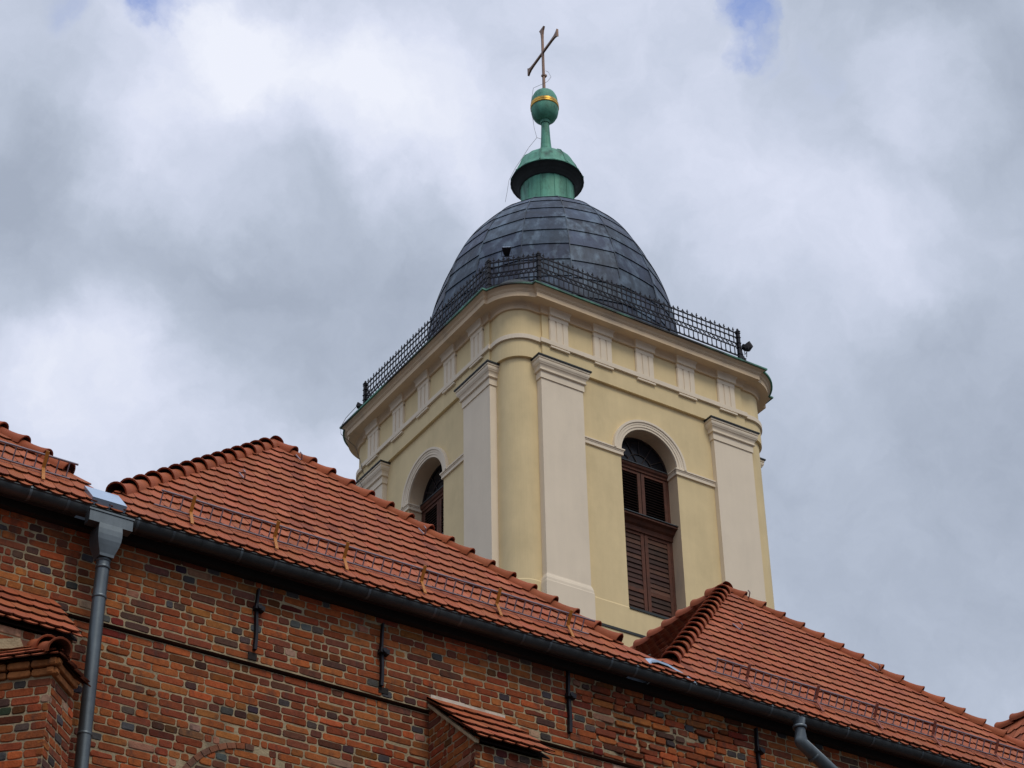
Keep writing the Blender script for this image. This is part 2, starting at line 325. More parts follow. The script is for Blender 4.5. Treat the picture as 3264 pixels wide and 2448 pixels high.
def add_window(f):
    D = -4.03
    WC = (.105, .036, .019)
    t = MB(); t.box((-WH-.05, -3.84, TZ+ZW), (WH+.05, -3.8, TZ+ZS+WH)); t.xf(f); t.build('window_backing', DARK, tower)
    t = MB()      # fixed frame with the two cross pieces
    t.box((-WH, D-.06, TZ-3.90), (WH, D+.1, TZ-3.80), WC)
    t.loft([[(-WH, D-d, TZ+z), (WH, D-d, TZ+z), (WH, D+.1, TZ+z), (-WH, D+.1, TZ+z)] for d, z in ((.02, -3.99), (.03, -3.93), (.07, -3.90), (.09, -3.86), (.09, -3.79), (.02, -3.76))], cap0=True, cap1=True, tint=WC)
    t.loft([[(-WH-.0, D-d, TZ+z), (WH, D-d, TZ+z), (WH, D+.1, TZ+z), (-WH, D+.1, TZ+z)] for d, z in ((.03, -5.95), (.05, -5.82), (.12, -5.78), (.18, -5.70), (.28, -5.66), (.28, -5.60), (.03, -5.53))], cap0=True, cap1=True, tint=WC)
    for s in (-1, 1):
        t.box((s*WH, D, TZ+ZW), (s*(WH-.07), D+.1, TZ-3.8), WC)
    t.xf(f); fr = t.build('window', WOOD, tower)
    for z, d in ((-3.775, .115), (-5.545, .31)):
        t = MB(); t.add([(-WH, D-d, TZ+z-.055), (WH, D-d, TZ+z-.055), (WH, D-d, TZ+z-.03), (-WH, D-d, TZ+z-.03), (WH, D, TZ+z+.03), (-WH, D, TZ+z+.03)], [(0, 1, 2, 3), (3, 2, 4, 5)])
        t.xf(f); t.build('drip_strip', ZINCD, fr)
    # fanlight
    t = MB(); pts = [(-(WH-.02)*math.cos(pi*i/28), D+.05, TZ+ZS+.02+(WH-.02)*math.sin(pi*i/28)) for i in range(29)]; t.add(pts, [list(range(29))[::-1]]); t.xf(f); t.build('fanlight_glass', GLASS, fr)
    t = MB()
    for rr, w in ((WH-.02, .03), (.42, .014)):
        t.tube([(-rr*math.cos(pi*i/24), D+.03, TZ+ZS+rr*math.sin(pi*i/24)) for i in range(25)], w, 4, tint=(.03, .02, .018))
    for a in (30, 60, 90, 120, 150):
        c, s_ = math.cos(R(a)), math.sin(R(a)); t.tube([(.42*c, D+.03, TZ+ZS+.42*s_), (.92*c, D+.03, TZ+ZS+.92*s_)], .013, 4, tint=(.03, .02, .018))
        if a in (60, 120): t.tube([(0, D+.03, TZ+ZS), (.42*c, D+.03, TZ+ZS+.42*s_)], .012, 4, tint=(.03, .02, .018))
    t.xf(f); t.build('fanlight_bars', WOOD, fr)
    # shutter leaves: an upper and a lower pair, louvred
    for z0, z1, op in ((-5.55, -3.97, True), (-8.68, -5.93, False)):
        for s in (-1, 1):
            t = MB(); xa, xb = (.012, WH-.07); y0, y1 = D+.01, D+.06
            bx = lambda a, b, c, d, e, g, tint=None: t.box((s*a, e, TZ+c), (s*b, g, TZ+d), tint)
            wc = lambda k=.12: jit(WC, k, .05)
            sw_ = .105
            bx(xa, xa+sw_, z0, z1, y0, y1, wc()); bx(xb-sw_, xb, z0, z1, y0, y1, wc())
            rails = [z0, z1-.11] if op else [z0, z0+.86, z1-.11]
            for zr in rails: bx(xa+sw_, xb-sw_, zr, zr+.11, y0+.004, y1, wc())
            lo = [(rails[i]+.11, rails[i+1]) for i in range(len(rails)-1)]
            for a, b in lo:
                st = .082 if op else .145; k = int((b-a)/st); st = (b-a)/k
                for i in range(k):
                    zc = a+st*i
                    x0, x1 = s*(xa+sw_), s*(xb-sw_)
                    if x0 > x1: x0, x1 = x1, x0
                    if op: t.obox((x0, y0+.006, TZ+zc+.004), (x1-x0, 0, 0), (0, .075, .05), (0, -.008, .012), jit((.045, .022, .016), .2))
                    else: t.obox((x0, y0+.004+random.uniform(-.002, .006), TZ+zc+.003), (x1-x0, 0, 0), (0, .012, 0), (0, .028, st*.97), jit((.05, .019, .011), .35, .1) if random.random() < .75 else jit((.10, .040, .022), .2))
            if s < 0 and False: pass
            t.xf(f); t.build('shutter', WOOD, fr)
for f in (idf, left): add_surround(f); add_window(f)
for f in (right_, back): add_surround(f)
for f in (right_, back):
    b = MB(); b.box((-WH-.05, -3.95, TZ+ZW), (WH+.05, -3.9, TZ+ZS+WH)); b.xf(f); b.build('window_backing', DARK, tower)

# dome: twelve flat gores of lead sheet with lapped courses
RD, ZB, HD = 3.821, 1.688, 6.327
def dr(z):
    if z <= ZB: return RD
    return RD*(1-((z-ZB)/HD)**2)**(1/1.913)
dm = MB(); NG = 16; A0 = R(-124.7-13)
zs = [.75, 1.1, 1.69]; s = 0
tt = [0.0]
levels = [.7, 1.25]
# courses equal in length along the curve
prev = (dr(ZB), ZB); acc = 0; zc = 1.25; lastz = 1.25
z = 1.25; accl = 0
while z < 7.84:
    dz = .01; r0, r1 = dr(z), dr(min(z+dz, 7.9)); accl += math.hypot(dz, r1-r0); z += dz
    if accl > .70: levels.append(z); accl = 0
levels.append(7.87)
LT = [(.040, .057, .090), (.047, .066, .102), (.035, .049, .080), (.055, .074, .112), (.032, .044, .072), (.049, .066, .108)]
for gix in range(NG):
    a, b = A0+2*pi*gix/NG, A0+2*pi*(gix+1)/NG; lean = 0; stag = random.choice((-1, 1))*random.uniform(.07, .2)
    for i in range(len(levels)-1):
        z0, z1 = levels[i], levels[i+1]; sh = lean+random.uniform(-.03, .03); kz = max(.25, min(1, (8-z0)/4))
        if 0 < i: z0 += stag*kz
        if i < len(levels)-2: z1 += stag*max(.25, min(1, (8-z1)/4))
        ncut = random.choice((1, 1, 2, 2)); cuts = [0]+sorted(random.uniform(.2, .8) for _ in range(ncut-1))+[1]
        for c in range(ncut):
            ti = jit(random.choice(LT), .16, .06); f0, f1 = cuts[c], cuts[c+1]; lo = []
            m = 6; nc = max(2, round((f1-f0)*5))
            for k in range(m+1):
                fz = k/m; za = z0+sh*(1-fz)*.6+(z1-z0)*fz; zb_ = za+.02*(1 if gix % 2 else -1); row = []
                for cc in range(nc+1):
                    ff = f0+(f1-f0)*cc/nc; zz = min(za+(zb_-za)*ff, 7.95); rr = dr(zz)+.028*(1-fz)+.006; ra = rr*1.012
                    pa, pb = Vector((ra*math.cos(a), ra*math.sin(a), 0)), Vector((ra*math.cos(b), ra*math.sin(b), 0)); pp = pa.lerp(pb, ff)
                    q_ = pp.normalized()*ra; pp = pp.lerp(q_, .4); row.append((pp.x, pp.y, TZ+zz))
                lo.append(row)
            dm.loft(lo, closed=False, tint=ti, smooth=True)
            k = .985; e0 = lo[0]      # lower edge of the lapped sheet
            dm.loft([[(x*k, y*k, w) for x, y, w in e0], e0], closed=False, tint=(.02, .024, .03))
dome = dm.build('dome', LEAD, tower)
# standing seams between the gores
for gix in range(NG):
    ss = MB(); a = A0+2*pi*gix/NG
    for i in range(len(levels)-1):
        pts = []
        for k in range(7):
            z = levels[i]+(levels[i+1]-levels[i])*k/6; ra = (dr(z)+.022)*1.012; pts.append((ra*math.cos(a), ra*math.sin(a), TZ+z))
        ss.tube(pts, .018, 4, tint=jit((.05, .062, .08), .2))
    ss.build('dome_seam', LEAD, dome)
# lantern on the dome
ln = MB(); n = 24
ln.lathe([(1.0, 7.70+TZ), (.9, 7.86+TZ), (.875, 7.9+TZ), (.86, 7.93+TZ), (.86, 9.0+TZ)], n=24)
for k in range(12):
    a = 2*pi*k/12+.2; ln.tube([(.862*math.cos(a), .862*math.sin(a), TZ+7.93), (.862*math.cos(a), .862*math.sin(a), TZ+9.02)], .012, 4)
lant = ln.build('lantern', COPG, tower)
t = MB(); t.lathe([(.86, TZ+8.98), (.92, TZ+9.0), (.93, TZ+9.08), (.99, TZ+9.1), (1.0, TZ+9.18), (1.08, TZ+9.2), (1.1, TZ+9.26), (1.19, TZ+9.28)], n=32); t.build('lantern_cornice', COPD, lant)
t = MB(); t.lathe([(1.19, TZ+9.275), (1.2, TZ+9.31), (1.14, TZ+9.36), (1.05, TZ+9.55), (.95, TZ+9.85), (.83, TZ+10.08), (.66, TZ+10.24), (.44, TZ+10.33), (.30, TZ+10.38), (.25, TZ+10.46), (.205, TZ+10.62), (.175, TZ+10.85), (.155, TZ+11.2), (.128, TZ+11.9)], n=16, smooth=False)
for k in range(8):
    a = 2*pi*k/8; t.tube([(r*math.cos(a), r*math.sin(a), TZ+z) for r, z in ((1.2, 9.32), (1.145, 9.37), (1.055, 9.56), (.955, 9.86), (.835, 10.09), (.665, 10.25), (.44, 10.34))], .014, 4)
t.build('lantern_cap', COPG, lant)
t = MB(); t.lathe([(.155, TZ+11.82), (.165, TZ+11.86), (.165, TZ+11.95), (.14, TZ+11.98)], n=16)
ballp = [(.13, 11.93), (.26, 11.98), (.36, 12.07), (.425, 12.2), (.452, 12.35), (.457, 12.46), (.455, 12.5)]
t.lathe([(r, TZ+z) for r, z in ballp], n=24); top = [(.448, 12.66), (.44, 12.8), (.415, 12.95), (.35, 13.1), (.245, 13.2), (.12, 13.26), (.09, 13.29), (.06, 13.37)]
t.lathe([(r, TZ+z) for r, z in top], n=24); ball = t.build('finial_ball', COPG, tower)
t = MB(); t.lathe([(r, TZ+z) for r, z in ((.455, 12.47), (.475, 12.48), (.478, 12.54), (.462, 12.55), (.474, 12.565), (.474, 12.62), (.46, 12.635), (.466, 12.645), (.464, 12.67), (.44, 12.68))], n=24); t.build('gilt_band', GOLD, ball)
# cross
t = MB(); TH = R(84); ux, uy = math.cos(TH), math.sin(TH); px_, py_ = -uy*.035, ux*.035
def flat(pts2):     # outline in the cross plane (a along the bar, z) given a thickness
    A = [(a*ux+px_, a*uy+py_, TZ+z) for a, z in pts2]; B = [(a*ux-px_, a*uy-py_, TZ+z) for a, z in pts2]; n = len(pts2)
    t.add(A+B, [list(range(n)), list(range(n, 2*n))[::-1]]+[(i, n+i, n+(i+1) % n, (i+1) % n) for i in range(n)])
flat([(-.05, 13.3), (.05, 13.3), (.04, 14.0), (.035, 15.0), (.035, 15.65), (.05, 15.85), (.085, 16.0), (.16, 16.13), (-.16, 16.13), (-.085, 16.0), (-.05, 15.85), (-.035, 15.65), (-.035, 15.0), (-.04, 14.0)])
ZC = 15.03
for s in (-1, 1):
    flat([(s*.036, ZC-.034), (s*.66, ZC-.036), (s*.86, ZC-.055), (s*.98, ZC-.10), (s*1.07, ZC-.17), (s*1.07, ZC+.17), (s*.98, ZC+.10), (s*.86, ZC+.055), (s*.66, ZC+.036), (s*.036, ZC+.034)][::s])
t.box((-.06, -.06, TZ+13.95), (.1, .06, TZ+14.02))
t.build('cross', CROSSM, tower)
# railing: octagon with long sides along the faces
RP = {}
HR, UR = 4.53, 3.52; ZR0, ZR1 = .84, 1.90
oct_ = [(-UR, -HR), (UR, -HR), (HR, -UR), (HR, UR), (UR, HR), (-UR, HR), (-HR, UR), (-HR, -UR)]
for x, y in oct_:
    t = MB(); t.box((x-.045, y-.045, TZ+.75), (x+.045, y+.045, TZ+ZR1-.05)); t.loft([[(x+sx*r, y+sy*r, TZ+z) for sx, sy in ((-1, -1), (1, -1), (1, 1), (-1, 1))] for r, z in ((.06, ZR1-.07), (.06, ZR1-.04), (.03, ZR1-.02), (.02, ZR1+.05))], cap1=True)
    for zz in (1.02, 1.25, 1.42, 1.62, 1.78): t.box((x-.06, y-.06, TZ+zz-.012), (x+.06, y+.06, TZ+zz+.012))
    t.build('railing_post', IRON, tower)
def rail_panel(A, B):
    t = MB(); A = Vector(A); B = Vector(B); Lg = (B-A).length; d = (B-A)/Lg; nb = max(2, round(Lg/.1675)); nb += nb % 2; st = Lg/nb
    P = lambda u, z: (A.x+d.x*u, A.y+d.y*u, TZ+z)
    T_ = lambda pts, r=.011: t.tube([P(*p) for p in pts], r*1.42, 4, caps=False)
    z1, z2, z3, z4, z5 = 1.775, 1.61, 1.395, 1.25, .955
    for z, r in ((z1, .014), (z2, .014), (z3, .014), (z4, .014), (z5, .017)): T_([(0, z), (Lg, z)], r)
    for i in range(nb):
        u = i*st; m = u+st/2; rr = st/2
        if i: T_([(u, z5), (u, z4)]); T_([(u, z3), (u, ZR1+.035 if i % 2 else ZR1-.01)])
        T_([(u, z2-rr*1.0)]+[(m-rr*math.cos(pi*k/6), z2-.075+.07*math.sin(pi*k/6)) for k in range(7)]+[(u+st, z2-rr)], .0095)
        T_([(u, z5+rr)]+[(m-rr*math.cos(pi*k/6), z5+.085-.08*math.sin(pi*k/6)) for k in range(7)]+[(u+st, z5+rr)], .0095)
        T_([(u, z4), (u+st, z3)], .0095); T_([(u, z3), (u+st, z4)], .0095)
        if i % 2 == 0:      # cusped braces rise to the plain points, between them stand small crosses
            T_([(u, ZR1-.03), (u+.03, z1+.05), (u+.08, z1+.022), (u+st, z1+.012)], .0095)
        else:
            T_([(u+st, ZR1-.03), (u+st-.03, z1+.05), (u+st-.08, z1+.022), (u, z1+.012)], .0095)
            T_([(u-.035, z1+.085), (u+.035, z1+.085)], .011)
    return t.build('railing_panel', IRON, tower)
for i in range(8): rail_panel((*oct_[i], 0), (*oct_[(i+1) % 8], 0))

# floodlights, things of their own on the railing
def floodlight(loc, rz, tilt, label, sz=.85):
    t = thing('floodlight', label, 'floodlight', loc); t['group'] = 'floodlights on the tower railing'; t.rotation_euler = (0, 0, rz); t.scale = (sz,)*3
    b = MB(); c, s = math.cos(tilt), math.sin(tilt)
    pr = lambda x, y, z: (x, y*c-z*s, y*s+z*c)
    lo = []
    for y, w, h in ((-.16, .15, .12), (-.10, .15, .12), (.04, .11, .09), (.13, .07, .055)): lo.append([pr(-w, y, -h), pr(w, y, -h), pr(w, y, h), pr(-w, y, h)])
    b.loft(lo, cap0=True, cap1=True, flip=True)
    for z in (-.06, 0, .06): b.box((-.08, .05, z-.006), (.08, .16, z+.006))
    b.build('housing', IRON, t)
    b = MB(); b.add([pr(-.13, -.162, -.1), pr(.13, -.162, -.1), pr(.13, -.162, .1), pr(-.13, -.162, .1)], [(0, 1, 2, 3)]); b.build('lens', ZINCB, t)
    b = MB(); b.tube([(-.17, 0, 0), (-.17, 0, -.2), (.17, 0, -.2), (.17, 0, 0)], .012, 4); b.tube([(0, 0, -.2), (0, .02, -.42)], .016, 4); b.build('bracket', IRON, t)
    return t
floodlight((TX-4.30, TY-4.10, TZ+1.9), R(-35), R(-48), 'small dark floodlight standing on the front railing before the dome')
fr_ = floodlight((TX+4.02, TY-4.28, TZ+1.62), R(75), R(-30), 'dark floodlight held out from the right end of the tower railing')
floodlight((TX-4.68, TY+3.55, TZ+1.0), R(-130), R(-20), 'little dark floodlight low at the far left end of the tower railing', .55)

# lightning conductors hanging down the tower
t = MB(); vl = Vector((-math.cos(R(YAW)), math.sin(R(YAW)), 0))
def ax(l, z, q=.25): p = vl*(-l) + Vector((-math.sin(R(YAW)), -math.cos(R(YAW)), 0))*q; return (p.x, p.y, TZ+z)
t.tube([ax(.07, 13.97), ax(.16, 13.9), ax(.24, 13.68), ax(.12, 13.48), ax(-.1, 13.30, .3), ax(-.36, 13.1, .36), ax(-.46, 12.5, .2), ax(-.40, 11.95, .1), ax(-.37, 11.6, .1), ax(-.29, 11.15, .1), ax(-.13, 11.1, .08)], .0065, 4)
t.tube([ax(-.29, 11.15, .1), ax(-.55, 10.75, .1), ax(-.78, 10.3, .1), ax(-1.0, 9.9, .1), ax(-1.23, 9.35, .1), ax(-1.29, 8.9, .1), ax(-1.36, 8.45, .1)], .0065, 4)
c1 = t.build('lightning_cable', CABLE); c1.location = (TX, TY, 0); tag(c1, 'thin lightning cable hanging from the cross past the finial ball to the dome', 'cable')
t = MB()
t.tube([(-4.62, 3.75, TZ+1.2), (-4.9, 4.0, TZ+.75), (-5.06, 4.05, TZ+.36), (-5.05, 4.0, TZ+.1), (-4.94, 3.95, TZ-.02), (-4.6, 3.9, TZ-.25), (-4.56, 3.6, TZ-1.0), (-4.66, 3.4, TZ-1.25), (-4.60, 3.25, TZ-1.7), (-4.85, 3.15, TZ-1.95), (-4.66, 3.05, TZ-2.4), (-4.62, 3.0, TZ-4.0), (-4.62, 3.0, TZ-9.0)], .009, 4)
c2 = t.build('lightning_cable', CABLE); c2.location = (TX, TY, 0); tag(c2, 'thin lightning cable running down the far left corner of the yellow tower', 'cable')

# ================================================================ BRICK CHURCH
YW, YL = 18.5, 18.548
CH = (10.29, 18.5, 0)
church = thing('brick_church', 'old red brick church with hipped clay tile roofs and dark zinc gutter', 'church', CH)
PAL = [((.33, .090, .028), 36), ((.275, .066, .026), 28), ((.36, .118, .034), 20), ((.21, .056, .028), 14), ((.155, .056, .034), 7), ((.32, .14, .09), 3), ((.42, .098, .03), 6), ((.40, .24, .16), 2), ((.10, .05, .038), 3)]
PALC = [tuple(.88*x for x in c) for c, w in PAL for _ in range(w)]
HEADC = [(.065, .06, .06), (.075, .077, .08), (.055, .045, .045), (.09, .06, .05)]
def brick(mb, o, u, nv, x0, x1, z0, z1, tint, prot=0, rough=.004):
    # one rounded, slightly uneven brick whose face stands prot in front of the wall face
    J = lambda a=rough: random.uniform(-a, a)
    w, h = x1-x0, z1-z0; c = min(.014, h*.22, w*.2)
    base = [(x0+c, z0), ((x0+x1)/2, z0), (x1-c, z0), (x1, z0+c), (x1, z1-c), (x1-c, z1), ((x0+x1)/2, z1), (x0+c, z1), (x0, z1-c), (x0, z0+c)]
    base = [(a+J(), b+J(rough*.7)) for a, b in base]
    mx_, mz = (x0+x1)/2, (z0+z1)/2; P = lambda a, b, d: (o[0]+u[0]*a+nv[0]*d, o[1]+u[1]*a+nv[1]*d, o[2]+b)
    tl = J(rough*.6); rings = []
    for ins, d in ((.0, -.06), (.0, prot-.006), (.007, prot)):
        rings.append([P(a+(ins if a < mx_ else -ins), b+(ins if b < mz else -ins), d+(tl*(a-mx_)/w*2 if d > -.05 else 0)) for a, b in base])
    mb.loft(rings, tint=tint, cap1=True)
CO = .0886
def brick_field(mb, o, u, nv, x0, x1, zlist, keep=None, erode=None, hd=.14):
    for z in zlist:
        x = x0-random.uniform(0, .25); zj = random.uniform(-.003, .003); seq = random.randint(0, 2)
        while x < x1:
            seq += 1; hdr = (seq % 3 == 0) if random.random() < .5 else random.random() < .62
            ln = random.uniform(.118, .145) if hdr else random.uniform(.255, .295)
            if random.random() < .04: ln = random.uniform(.06, .09)
            a, b = max(x, x0), min(x+ln, x1); x += ln+random.uniform(.009, .016)
            if b-a < .03: continue
            mx_ = (a+b)/2
            if keep and not keep(a, b, z, z+CO):
                for q0, q1 in ((a, a+(b-a)*.32), (a+(b-a)*.36, a+(b-a)*.64), (a+(b-a)*.68, b)) if b-a > .1 else ():
                    if keep(q0, q1, z, z+CO): brick(mb, o, u, nv, q0, q1, z+.006, z+CO-.006, jit(random.choice(PALC), .2, .08), 0)
                continue
            c = random.choice(PALC)
            if hdr and random.random() < hd: c = random.choice(HEADC)
            er = erode(mx_, z) if erode else 0
            wv = .004*math.sin(x*1.7+z*9)
            wf = math.sin(mx_*1.9+z*6.1+o[1])+math.sin(mx_*4.3-z*9.7+1.3)+.8*math.sin(mx_*.8+z*14.0)
            if wf > 1.25 and random.random() < .7: c = tuple(k*random.uniform(.4, .75) for k in c)
            mb_t = jit(c, .2, .08); hgt = CO-random.uniform(.009, .014)
            if er and random.random() < er:
                brick(mb, o, u, nv, a+random.uniform(0, .02), b-random.uniform(0, .02), z+.006+zj+wv, z+hgt-random.uniform(0, .015)+zj+wv, jit(c, .3, .1), random.uniform(-.012, .010) if er > .5 else random.uniform(-.003, .009), .009)
            else:
                brick(mb, o, u, nv, a, b, z+.006+zj+wv, z+.006+hgt+zj+wv, mb_t, random.uniform(-.002, .004))
ZSTR = 12.335
# upper wall, flush face
def on_arch(a, b, z0, z1):
    z = (z0+z1)/2; lim = lambda x: .875 if x < 8.93 else .815
    return all(math.hypot(x-8.92, z-10.58) > lim(x)-(.0 if x != (a+b)/2 else -.03) or z < 10.3 for x in (a+.02, (a+b)/2, b-.02))
bu = MB(); zu = [ZSTR+.03+CO*i for i in range(12)]
ero = lambda x, z: .8 if (12.95 < x < 15.4 and 12.35 < z < 13.3 and math.sin(x*5.1)+math.sin(z*14) > -1.2 and abs(x-14.2) < 1.15-.3*math.sin(z*7)) else .03
brick_field(bu, (0, YW, 0), (1, 0, 0), (0, -1, 0), 4.2, 21.5, zu, erode=ero)
bu.build('upper_wall', BRICK, church, CH)
# lower wall, set back under the string line
bl_ = MB(); zl = [ZSTR-.006-CO*i for i in range(1, 32)]
def keep_low(a, b, z0, z1): return on_arch(a, b, z0, z1) and not (11.06 < a and b < 11.85) and not (b < 6.2 and a > 4.9)
brick_field(bl_, (0, YL, 0), (1, 0, 0), (0, -1, 0), 4.2, 21.5, zl, keep=keep_low, erode=lambda x, z: .3 if math.sin(x*2.3+z*5) > .75 else .02)
# blind arch: a curved strip of thin bricks with brickwork filled in below
AC = (8.92, 10.58)
for k in range(13):
    a0 = 88+k*7.2; a1 = a0+6.6
    pts = lambda r0, r1: [(AC[0]+r*math.cos(R(a)), YL-.012, AC[1]+r*math.sin(R(a))) for r, a in ((r0, a1), (r0, a0), (r1, a0), (r1, a1))]
    f = pts(.80, .862); bk = [(x, y+.06, z) for x, y, z in f]; bl_.loft([bk, f], cap1=True, tint=jit(random.choice([(.22, .09, .05), (.28, .09, .04), (.15, .075, .05)]), .2))
keep_in = lambda a, b, z0, z1: all(math.hypot(x-AC[0], (z0+z1)/2-AC[1]) < .80 for x in (a+.02, b-.02))
brick_field(bl_, (0, YL, 0), (1, 0, 0), (0, -1, 0), 8.1, 9.75, [10.34+.094*i for i in range(11)], keep=keep_in, hd=.05)
bl_.build('lower_wall', BRICK, church, CH)
# mortar beds, wall core
t = MB()
def mortar_grid(mb, x0, x1, z0, z1, y, er):
    nx, nz = int((x1-x0)/.09), int((z1-z0)/.06)
    vs = [(x0+(x1-x0)*i/nx, y+.007+.03*min(1, max(0, er(x0+(x1-x0)*i/nx, z0+(z1-z0)*j/nz)))+random.uniform(-.0015, .0015), z0+(z1-z0)*j/nz) for j in range(nz+1) for i in range(nx+1)]
    mb.add(vs, [(j*(nx+1)+i, j*(nx+1)+i+1, (j+1)*(nx+1)+i+1, (j+1)*(nx+1)+i) for j in range(nz) for i in range(nx)])
mortar_grid(t, 4, 21.6, ZSTR+.02, 13.43, YW, lambda x, z: ero(x, z) if ero(x, z) > .1 else 0)
mortar_grid(t, 4, 21.6, 9.4, ZSTR-.004, YL, lambda x, z: 0); t.build('mortar', MORT, church, CH)
t = MB(); t.box((4, YW+.085, ZSTR-.06), (21.6, YW+.2, ZSTR+.04)); t.box((4, YW+.009, ZSTR+.018), (21.6, YW+.1, ZSTR+.022)); t.build('string_recess', SHADE_BR, church, CH)
t = MB(); t.box((-30, YL, -.5), (60, YL+.6, 9.42)); t.box((-30, YL, 9.42), (4, YL+.6, 13.4)); t.box((21.6, YL, 9.42), (60, YL+.6, 13.4)); t.build('wall', PLAIN, church, CH)
t = MB(); t.box((-30, 18.41, 13.31), (60, 18.72, 13.40)); t.build('eaves_shade_strip', TIMB_SHADE, church, CH)  # near-black strip added for the band of shade under the gutter
# buttress with a lean-to cap
TT = [(.355, .100, .044), (.37, .108, .049), (.33, .090, .038), (.39, .119, .055), (.345, .098, .046)]
def tile_field(mb, O, U, S, s0, s1, rng, w=.166, row=.256, start=0):
    # beaver-tail tiles in pairs of courses; O origin at eave, U along the eave, S up the slope
    O, U, S = Vector(O), Vector(U).normalized(), Vector(S).normalized(); Nn = U.cross(S)
    k = 0; s = s0
    while s < s1:
        for layer in (0, 1):
            lo, hi = rng(s+.06); i0 = math.floor(lo/w)-1; i1 = math.ceil(hi/w)+1
            for i in range(i0, i1+1):
                uc = (i+(.5 if layer == (k % 2) else 0))*w
                if uc+w/2 < lo-.01 or uc-w/2 > hi+.01: continue
                ti = jit(random.choice(TT), .11, .05) if random.random() > .03 else jit((.25, .07, .036), .2); top = min(s+.36, s1+.1); nb = .030+.028*layer+random.uniform(-.003, .003); nt = .004+.024*layer
                hwid = w/2-.0018; yw = random.uniform(-.004, .004); dj = random.uniform(-.006, .006)
                ol = [(-1, .060), (-.85, .036), (-.55, .012), (0, 0), (.55, .012), (.85, .036), (1, .060)]
                so = -.048*(1-layer)
                fr = [(uc+hwid*a, s+so+d+dj+yw*a) for a, d in ol] + [(uc+hwid, top), (uc-hwid, top)]
                V1, V2 = [], []
                for uu, sv in fr:
                    l2, h2 = rng(max(sv, s)); uu = min(max(uu, l2), h2); fz = (sv-s)/.36; nn = nb+(nt-nb)*min(1, max(0, fz))
                    p = O+U*uu+S*sv; V1.append(p+Nn*nn); V2.append(p+Nn*(nn-.014))
                m = len(fr); mb.add(V1, [list(range(m))], ti); mb.add(V1+V2, [(j, m+j, m+j+1, j+1) for j in range(m-1)]+[(m-1, 2*m-1, m, 0)], tuple(.3*x for x in ti))  # edge faces tinted darker, painting the shade in gaps between tile layers
        s += row; k += 1
def ridge_tiles(mb, A, B, up=(0, 0, 1), r0=.102, r1=.122, sp=.31, flip=False):
    # overlapping tapered half round tiles from the low end A up to B, wide end down
    A, B = Vector(A), Vector(B); d = (B-A).normalized(); Lg = (B-A).length; upv = Vector(up); sd_ = d.cross(upv).normalized(); upv = sd_.cross(d)
    n = round(Lg/sp); sp = Lg/n
    for i in range(n):
        ti = jit(random.choice(TT), .10, .04); ti = (ti[0]*.93, ti[1]*.9, ti[2]*.88)
        o = A+d*(sp*i)+sd_*random.uniform(-.006, .006); rot_ = random.uniform(-.012, .012)
        ext, inn = [], []
        for f_, rr, lift in ((0, r1, .030), (.03, r1*1.01, .030), (.14, r1*.95, .021), (.35, r1*.885, .009), (.65, r0*.98, .0), (1.12, r0*.95, -.010)):
            c = o+d*(sp*f_)+upv*(lift-.03)
            ext.append([c+(sd_*math.cos(a)*rr + upv*math.sin(a)*rr*1.0) for a in [pi*j/10 for j in range(-1, 12)]])
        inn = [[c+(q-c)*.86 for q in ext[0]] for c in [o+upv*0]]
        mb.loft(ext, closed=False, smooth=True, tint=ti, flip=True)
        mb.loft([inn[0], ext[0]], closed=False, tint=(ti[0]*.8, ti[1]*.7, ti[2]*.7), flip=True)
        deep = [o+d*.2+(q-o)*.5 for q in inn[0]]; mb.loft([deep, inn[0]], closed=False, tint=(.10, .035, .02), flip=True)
def mortar_side(mb, o, u, nv, poly): # mortar sheet behind bricks on a buttress face
    mb.add([(o[0]+u[0]*a-nv[0]*.007, o[1]+u[1]*a-nv[1]*.007, z) for a, z in poly], [list(range(len(poly)))])
